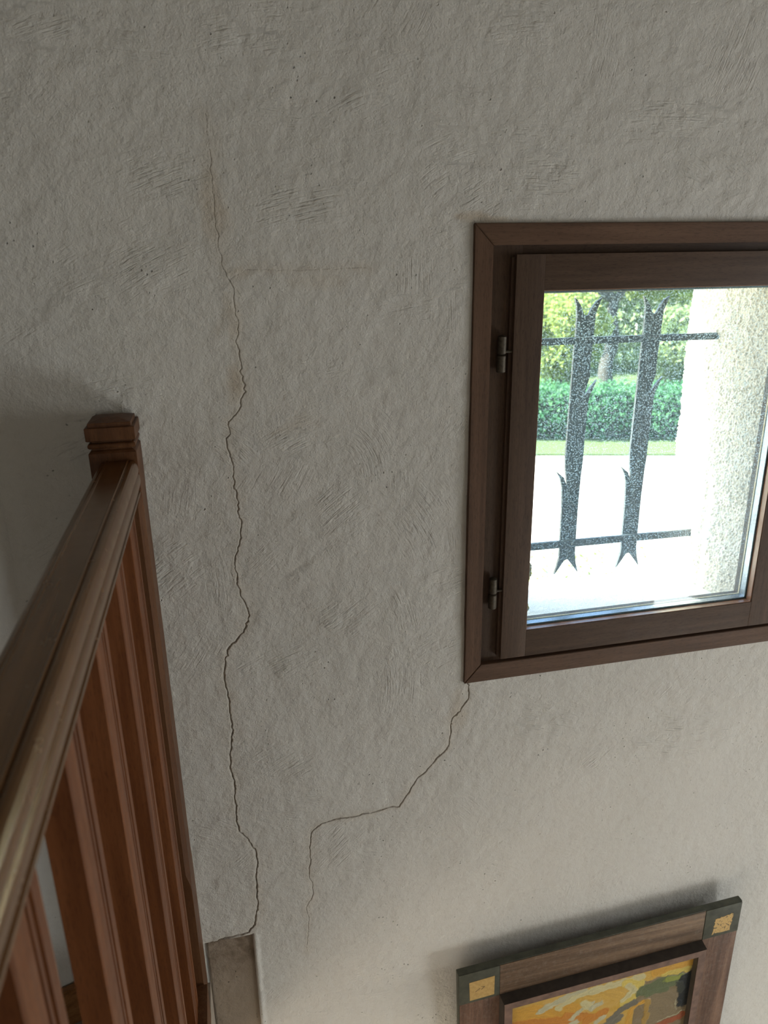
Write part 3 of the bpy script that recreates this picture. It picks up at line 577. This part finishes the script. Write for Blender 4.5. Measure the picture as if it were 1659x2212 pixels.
# ------------------------------------------------------------------ framed painting
def picture():
    a, L = R(2.75), R(2.8)
    right = Vector((math.cos(a), 0, math.sin(a))); u0 = Vector((-math.sin(a), 0, math.cos(a)))
    up = u0 * math.cos(L) + Vector((0, -1, 0)) * math.sin(L); n = right.cross(up)
    m = Matrix((right, -n, up)).transposed().to_4x4(); m.translation = Vector((-.0164, -.050, -.672))
    root = empty('framed_painting', (0, 0, 0), 'abstract yellow and green oil painting in a brown wooden frame with gold leaf corner squares', 'painting')
    root.matrix_basis = m
    def put(name, me, mat, parent=None, **kw):
        o = link(name, me, mat, None, **kw); o.parent = parent or root; return o
    W, H, B = .676, .60, .092
    M['band_h'] = wood_mat('distressed_band_level', (.050, .034, .020), (.135, .085, .052), (.25, .165, .10), 0, .55, .1, 1.0, .25)
    M['band_v'] = wood_mat('distressed_band_upright', (.055, .030, .020), (.145, .080, .053), (.25, .15, .10), 2, .5, .1, 1.0, .25)
    M['verdigris'] = simple('dark_green_paint', (.058, .060, .042), .55, .4, 0, 40, .35)
    M['umber'] = simple('umber_paint', (.045, .036, .028), .5, .4, 0, 40, .3)
    M['lip'] = simple('worn_lip_paint', (.16, .098, .074), .5, .4, 0, 50, .3)
    k = NT('gold_leaf'); P = k.n('TexCoord').outputs['Object']
    k_c = k.mix(k.ramp(k.noise(P, 120, 4, .7), [(.3, 0.0), (.7, 1.0)]), (.44, .28, .09), (.60, .41, .16))
    M['gold'] = k.done(k.bsdf(k_c, .42, .5, k.bump(k.noise(P, 300, 3), .4, .0004), .25))
    k = NT('flaking_gold_leaf'); P = k.n('TexCoord').outputs['Object']
    fl_ = k.ramp(k.noise(P, 170, 5, .7), [(.40, 0.0), (.46, 1.0)])
    k_c = k.mix(fl_, (.055, .050, .035), (.56, .37, .14)); M['gold_worn'] = k.done(k.bsdf(k_c, .45, .5, None, .15))
    put('backing_frame', box_me(-.001, W + .001, .0015, .016, -H - .001, .001, .0025), M['verdigris'], angle=40)
    for x0, x1, z0, z1, mt in ((B, W - B, -B, -.0008, 'band_h'), (B, W - B, -H + .0008, -H + B, 'band_h'), (.0008, B, -H + B, -B, 'band_v'), (W - B, W - .0008, -H + B, -B, 'band_v')):
        put('frame_board', box_me(x0 + .0004, x1 - .0004, .0002, .006, z0 + .0004, z1 - .0004, .0008), M[mt], angle=40)
    i = 0
    for cx, cz in ((0, 0), (W - B, 0), (0, -H + B), (W - B, -H + B)):
        cb = put('corner_block', box_me(cx + .0004, cx + B - .0004, -.0008, .008, cz - B + .0004, cz - .0004, .0016), M['verdigris'], angle=40)
        g0, g1 = (.023, .080) if cx == 0 else (.024, .072)
        if i != 1: sq = [(g0, -.028), (g1, -.026), (g1 - .001, -.083), (g0 + .001, -.084)]
        else:
            r_ = random.Random(3); sq = []
            E4 = [(g0 + .004, -.034), (g1, -.028), (g1 - .004, -.080), (g0 - .002, -.082)]
            for e in range(4):
                p, q = E4[e], E4[(e + 1) % 4]
                for t in range(9): sq.append((p[0] + (q[0] - p[0]) * t / 9 + r_.uniform(-.0022, .0022), p[1] + (q[1] - p[1]) * t / 9 + r_.uniform(-.0022, .0022)))
        put('gold_square', prism_me([(cx + x, cz + z) for x, z in sq], -.0013, -.0002, 'y'), M['gold_worn' if i == 1 else 'gold'], cb)
        if i == 0:
            for q in ([(.036, -.060), (.047, -.052), (.0475, -.0528), (.0365, -.0608)], [(.049, -.047), (.058, -.050), (.050, -.058), (.0494, -.0572), (.0562, -.0502), (.0488, -.0478)]):
                put('scratch', prism_me(q, -.00145, -.0012, 'y'), M['umber'], cb)
        i += 1
    # raised inner moulding
    def ringm(name, o0, o1, y0, y1, mat, w=W, h=H):
        A = [(o0, -o0), (w - o0, -o0), (w - o0, -h + o0), (o0, -h + o0)]; Bq = [(o1, -o1), (w - o1, -o1), (w - o1, -h + o1), (o1, -h + o1)]
        v = []
        for (q, y) in ((A, y0), (Bq, y1)): v += [(p[0], y, p[1]) for p in q]
        f = [(i, (i + 1) % 4, 4 + (i + 1) % 4, 4 + i) for i in range(4)]
        me = mesh(name, v, f); bm = bmesh.new(); bm.from_mesh(me)
        bmesh.ops.solidify(bm, geom=bm.faces[:], thickness=.0006); bmesh.ops.recalc_face_normals(bm, faces=bm.faces[:]); bm.to_mesh(me); bm.free()
        return put(name, me, mat)
    ringm('moulding_side', .0925, .0945, .002, -.0212, M['umber'])
    ringm('moulding_lip', .0948, .1130, -.0216, -.0216, M['lip'])
    ringm('moulding_inside', .1130, .1135, -.0210, .002, M['umber'])
    # canvas with paint laid on in relief
    x0, x1, z0, z1 = .1135, W - .1135, -H + .1135, -.1135
    nu, nv = 420, 330
    U, V = np.meshgrid(np.linspace(x0, x1, nu), np.linspace(z0, z1, nv), indexing='ij')
    col = np.zeros((nu, nv, 3)); hgt = np.zeros((nu, nv)); r = np.random.default_rng(5)
    ochre, orange, cream, cream2 = (.60, .38, .08), (.56, .23, .035), (.60, .55, .30), (.52, .50, .33)
    green, green2, dark, taupe = (.13, .16, .075), (.26, .30, .06), (.010, .015, .018), (.24, .185, .105)
    grey, rust, gold_, lemon = (.17, .16, .12), (.32, .085, .03), (.62, .34, .05), (.66, .52, .12)
    col[:] = np.where((U[..., None] < .42), ochre, taupe)
    col += (fbm(U * 60, V * 60, 3, 2)[..., None] * .06)
    Uw = U + .007 * fbm(U * 80, V * 80, 4, 3); Vw = V + .007 * fbm(U * 80, V * 80, 4, 8)
    def stroke(pts, w, c, thick=.0006, n=None):
        nonlocal col, hgt
        pts = np.array(pts, float); d = np.full(U.shape, 1.0); t_ = np.zeros(U.shape)
        for i in range(len(pts) - 1):
            a_ = pts[i]; e = pts[i + 1] - a_; L2 = e @ e + 1e-12; t = np.clip(((Uw - a_[0]) * e[0] + (Vw - a_[1]) * e[1]) / L2, 0, 1)
            dd = np.hypot(Uw - a_[0] - t * e[0], Vw - a_[1] - t * e[1]); m_ = dd < d; d = np.where(m_, dd, d)
        mk = np.clip((w - d) / .0030, 0, 1)
        bristle = 1 + .16 * vnoise(d * 900, (U + V) * 60, int(r.integers(99)))
        col = col * (1 - mk[..., None]) + np.array(c) * bristle[..., None] * mk[..., None]
        hgt = hgt + mk * thick * (.6 + .4 * bristle)
    S = stroke
    S([(.115, -.165), (.16, -.168), (.21, -.182), (.26, -.20)], .026, gold_)
    S([(.13, -.20), (.20, -.215), (.27, -.235)], .020, orange); S([(.25, -.21), (.31, -.24)], .014, orange)
    S([(.30, -.16), (.34, -.168), (.38, -.196)], .017, ochre); S([(.345, -.232), (.30, -.25)], .014, orange)
    S([(.38, -.135), (.45, -.150), (.50, -.152)], .018, ochre); S([(.47, -.145), (.56, -.140)], .018, gold_); S([(.49, -.162), (.555, -.164)], .010, lemon)
    S([(.185, -.168), (.215, -.158), (.245, -.150), (.29, -.143)], .011, cream2); S([(.23, -.175), (.26, -.160), (.30, -.150)], .010, cream)
    S([(.31, -.15), (.37, -.150), (.43, -.152)], .013, cream); S([(.395, -.155), (.43, -.172), (.42, -.205), (.395, -.222)], .015, lemon); S([(.40, -.165), (.415, -.190), (.39, -.212)], .010, cream)
    S([(.262, -.226), (.285, -.205), (.31, -.192)], .009, cream2); S([(.29, -.182), (.305, -.205)], .011, cream); S([(.31, -.210), (.335, -.200)], .008, cream2); S([(.325, -.262), (.345, -.250)], .008, cream2)
    S([(.27, -.245), (.22, -.262), (.17, -.27)], .012, cream2)
    S([(.44, -.198), (.48, -.190), (.53, -.192)], .020, green); S([(.50, -.182), (.55, -.185)], .010, green2); S([(.45, -.212), (.50, -.214)], .010, green)
    S([(.36, -.268), (.385, -.245), (.42, -.228)], .011, grey); S([(.345, -.29), (.38, -.27)], .016, grey)
    S([(.46, -.25), (.50, -.25), (.52, -.28)], .026, taupe); S([(.47, -.29), (.51, -.30)], .024, taupe)
    S([(.552, -.195), (.556, -.235), (.553, -.275)], .021, dark, .0003); S([(.535, -.21), (.54, -.235)], .012, (.03, .038, .03))
    S([(.41, -.40), (.408, -.33), (.407, -.285), (.415, -.252), (.437, -.238), (.452, -.236)], .0085, gold_, .0009); S([(.452, -.236), (.456, -.26), (.452, -.31), (.45, -.36)], .0085, (.40, .25, .06), .0007)
    S([(.47, -.345), (.52, -.335), (.555, -.325)], .012, rust); S([(.49, -.325), (.56, -.310)], .003, cream2, .0006); S([(.530, -.262), (.533, -.295)], .002, cream2, .0006)
    for q in range(90):
        px = r.uniform(x0, x1); pz = r.uniform(z0, -.36); an = r.uniform(-.6, 1.2); ln = r.uniform(.015, .05)
        S([(px, pz), (px + ln * math.cos(an), pz + ln * math.sin(an))], r.uniform(.005, .014), [ochre, orange, cream, taupe, grey, rust, green, gold_][int(r.integers(8))])
    hgt += .0002 * fbm(U * 300, V * 300, 2, 6)
    Pn = np.stack([U, -.0078 - hgt * .8, V], -1).reshape(-1, 3)
    i, j = np.meshgrid(np.arange(nu - 1), np.arange(nv - 1), indexing='ij'); kk = (i * nv + j).ravel()
    F = np.stack([kk, kk + nv, kk + nv + 1, kk + 1], 1).astype(np.int32)
    me = bpy.data.meshes.new('canvas'); me.vertices.add(len(Pn)); me.vertices.foreach_set('co', Pn.astype(np.float32).ravel())
    me.loops.add(len(F) * 4); me.loops.foreach_set('vertex_index', F.ravel()); me.polygons.add(len(F)); me.polygons.foreach_set('loop_start', np.arange(len(F), dtype=np.int32) * 4); me.update(calc_edges=True)
    at = me.attributes.new('paint', 'FLOAT_COLOR', 'POINT'); c4 = np.ones((len(Pn), 4), np.float32); c4[:, :3] = np.clip(col.reshape(-1, 3) * .80, 0, 1); at.data.foreach_set('color', c4.ravel())
    k = NT('oil_paint'); M['oil'] = k.done(k.bsdf(k.n('Attribute', _attribute_name='paint').outputs['Color'], .42, .45, None))
    put('canvas', me, M['oil'], smooth=True)
picture()


# ------------------------------------------------------------------ outdoors
M['terrace'] = simple('pale_terrace', (.62, .58, .50), .9, .2, 0, 3, .10, .002)
M['lawn'] = simple('dry_lawn', (.085, .12, .045), .9, .2, 0, 30, .5, .01)
def leaf_mat(name, c1, c2, c3):
    k = NT(name); a = k.n('Attribute', _attribute_name='tone').outputs['Fac']; col = k.ramp(a, [(0.0, c1), (.5, c2), (1.0, c3)])
    d = k.n('BsdfDiffuse', Color=col).outputs[0]; t = k.n('BsdfTranslucent', Color=col).outputs[0]
    m = k.t.nodes.new('ShaderNodeMixShader'); m.inputs[0].default_value = .42; k.t.links.new(d, m.inputs[1]); k.t.links.new(t, m.inputs[2]); return k.done(m.outputs[0])
M['hedge_leaf'] = leaf_mat('hedge_leaf', (.035, .11, .05), (.08, .22, .10), (.18, .38, .16))
M['tree_leaf'] = leaf_mat('tree_leaf', (.13, .18, .06), (.26, .33, .09), (.44, .48, .15))
M['bush_leaf'] = leaf_mat('bush_leaf', (.14, .20, .09), (.27, .34, .15), (.42, .48, .22))
M['bark'] = simple('grey_bark', (.060, .055, .050), .9, .2, 0, 12, .35, .02)
def leaves(name, centres, radii, count, size, mat, parent, seed, cut=None):
    """small folded leaf quads spread through a set of ellipsoids, denser towards their skins"""
    r = np.random.default_rng(seed); centres = np.array(centres, float); radii = np.array(radii, float)
    w = radii[:, 0] * radii[:, 2] + radii[:, 1] * radii[:, 2]; w = w / w.sum(); pick = r.choice(len(centres), count, p=w)
    d = r.normal(size=(count, 3)); d /= np.linalg.norm(d, axis=1)[:, None]
    rad = 1 - .45 * r.random(count) ** 1.8 + .06 * r.normal(size=count)
    P = centres[pick] + d * radii[pick] * rad[:, None]
    if cut is not None: P[:, 2] = np.maximum(P[:, 2], cut + .02 * r.random(count))
    a = r.normal(size=(count, 3)); a /= np.linalg.norm(a, axis=1)[:, None]; b = np.cross(a, r.normal(size=(count, 3))); b /= np.linalg.norm(b, axis=1)[:, None]
    s = size * (.6 + .8 * r.random(count))[:, None]
    v = np.stack([P - a * s, P + b * s * .45, P + a * s, P - b * s * .45], 1).reshape(-1, 3)
    me = bpy.data.meshes.new(name); me.vertices.add(len(v)); me.vertices.foreach_set('co', v.astype(np.float32).ravel())
    me.loops.add(count * 4); me.loops.foreach_set('vertex_index', np.arange(count * 4, dtype=np.int32)); me.polygons.add(count)
    me.polygons.foreach_set('loop_start', np.arange(count, dtype=np.int32) * 4); me.update(calc_edges=True)
    tn = np.clip(.5 + .25 * r.normal(size=count) + .35 * fbm(P[:, 0] * 1.6, P[:, 2] * 1.6, 3, seed), 0, 1)
    at = me.attributes.new('tone', 'FLOAT', 'POINT'); at.data.foreach_set('value', np.repeat(tn, 4).astype(np.float32))
    return tag(link(name, me, mat, parent), kind='stuff' if parent else None)
GZ = -2.1
o = relief_sheet('ground', (-25, .33, GZ), (60, 0, 0), (0, 45, 0), 60, 60, lambda u, v: 0 * u, M['terrace'], None, 'structure')
hd = np.array([.976, -.286]); hd /= np.linalg.norm(hd); hn = np.array([-hd[1], hd[0]])
b0 = np.array([5.585, 9.43]); l0 = np.array([5.18, 8.68])
def P2(base, s, t): p = base + hd * s + hn * t; return (float(p[0]), float(p[1]))
o = link('lawn', prism_me([P2(l0, -7, 0), P2(l0, 7, 0), P2(l0, 9, 16), P2(l0, -9, 16)], GZ + .002, GZ + .03, 'z'), M['lawn']); o['kind'] = 'structure'
# scattered dry grass between the paving near the wall
gt = leaves('grass', [(2.6, 5.0, GZ), (3.4, 4.9, GZ), (2.2, 4.6, GZ)], [(.9, .35, .03)] * 3, 420, .028, M['tree_leaf'], None, 61, GZ)
tag(gt, 'sparse dry grass tufts on the pale terrace below the grille', 'grass', None, 'stuff')
# hedge: clipped lumpy mass
hc, hr = [], []
r_ = random.Random(4)
for i in range(34):
    s = -4.3 + i * .26; x, y = P2(b0, s, .40 + r_.uniform(-.05, .05))
    hc.append((x, y, GZ + .42)); hr.append((.34, .42, .46 + r_.uniform(-.04, .04)))
    hc.append((x + .1, y, GZ + .66)); hr.append((.30, .36, .30 + r_.uniform(-.05, .06)))
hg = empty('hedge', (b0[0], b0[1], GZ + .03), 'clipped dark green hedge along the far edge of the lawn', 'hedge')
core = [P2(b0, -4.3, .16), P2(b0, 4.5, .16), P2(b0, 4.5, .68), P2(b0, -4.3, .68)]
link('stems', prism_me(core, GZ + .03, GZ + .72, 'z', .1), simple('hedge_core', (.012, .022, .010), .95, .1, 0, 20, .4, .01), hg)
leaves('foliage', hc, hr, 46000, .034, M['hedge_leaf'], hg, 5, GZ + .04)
def tree(name, x, y, h, trunk_r, blobs, nleaf, size, mat, label, cat, seed, lean=(0, 0)):
    t = empty(name, (x, y, GZ + .03), label, cat)
    r = random.Random(seed)
    def limb(p0, p1, ra, rb, nm):
        p0, p1 = Vector(p0), Vector(p1); n = 9; sg = 8; v = []; f = []
        ax = (p1 - p0).normalized(); q = ax.to_track_quat('Z', 'Y')
        for k in range(sg + 1):
            c = p0.lerp(p1, k / sg) + Vector((math.sin(k * 1.3 + seed) * ra * .5, math.cos(k * 1.1 + seed) * ra * .5, 0)) * (1 if 0 < k else 0); rr = ra + (rb - ra) * k / sg
            for i in range(n):
                a = 2 * math.pi * i / n; v.append(c + q @ Vector((rr * math.cos(a) * (1 + .12 * math.sin(3 * a + k)), rr * math.sin(a), 0)))
        for k in range(sg):
            for i in range(n): f.append((k * n + i, k * n + (i + 1) % n, (k + 1) * n + (i + 1) % n, (k + 1) * n + i))
        f.append(tuple(range(n))[::-1]); f.append(tuple(sg * n + i for i in range(n)))
        return link(nm, mesh(nm, v, f), M['bark'], t, smooth=True)
    top = (x + lean[0], y + lean[1], GZ + h)
    limb((x, y, GZ + .02), top, trunk_r, trunk_r * .6, 'trunk')
    for b in blobs[:3]: limb(top, (b[0][0], b[0][1], b[0][2]), trunk_r * .5, trunk_r * .15, 'branch')
    leaves('foliage', [b[0] for b in blobs], [b[1] for b in blobs], nleaf, size, mat, t, seed, GZ + .1)
def blobs(x, y, z, n, sx, sz, rr, seed):
    r = random.Random(seed); return [((x + r.uniform(-sx, sx), y + r.uniform(-.5, .5), z + r.uniform(-sz, sz)), (rr * r.uniform(.7, 1.2), rr * r.uniform(.7, 1.1), rr * r.uniform(.6, 1.0))) for _ in range(n)]
tree('tree', 7.62, 13.0, 2.0, .17, blobs(7.9, 13.3, 1.0, 12, 1.5, .8, .75, 3), 26000, .060, M['tree_leaf'], 'grey-trunked broadleaf tree with sunlit leaves standing behind the middle of the hedge', 'tree', 21)
tree('bush', 5.9, 11.7, .6, .06, blobs(5.9, 11.7, -.9, 9, .45, .75, .50, 6), 18000, .050, M['tree_leaf'], 'tall yellow-green bush behind the hedge, left of the grey tree trunk', 'bush', 22)
tree('bush', 8.75, 11.2, .6, .06, blobs(8.75, 11.2, -.8, 14, .95, .85, .42, 8), 18000, .050, M['bush_leaf'], 'dull green bush behind the hedge, beside the plastered reveal', 'bush', 23)
tree('tree', 8.9, 17.4, 1.6, .15, blobs(9.4, 17.6, -.1, 24, 4.4, 1.8, 1.2, 9), 30000, .085, M['bush_leaf'], 'wide pale green tree closing the view farthest from the window', 'tree', 24)
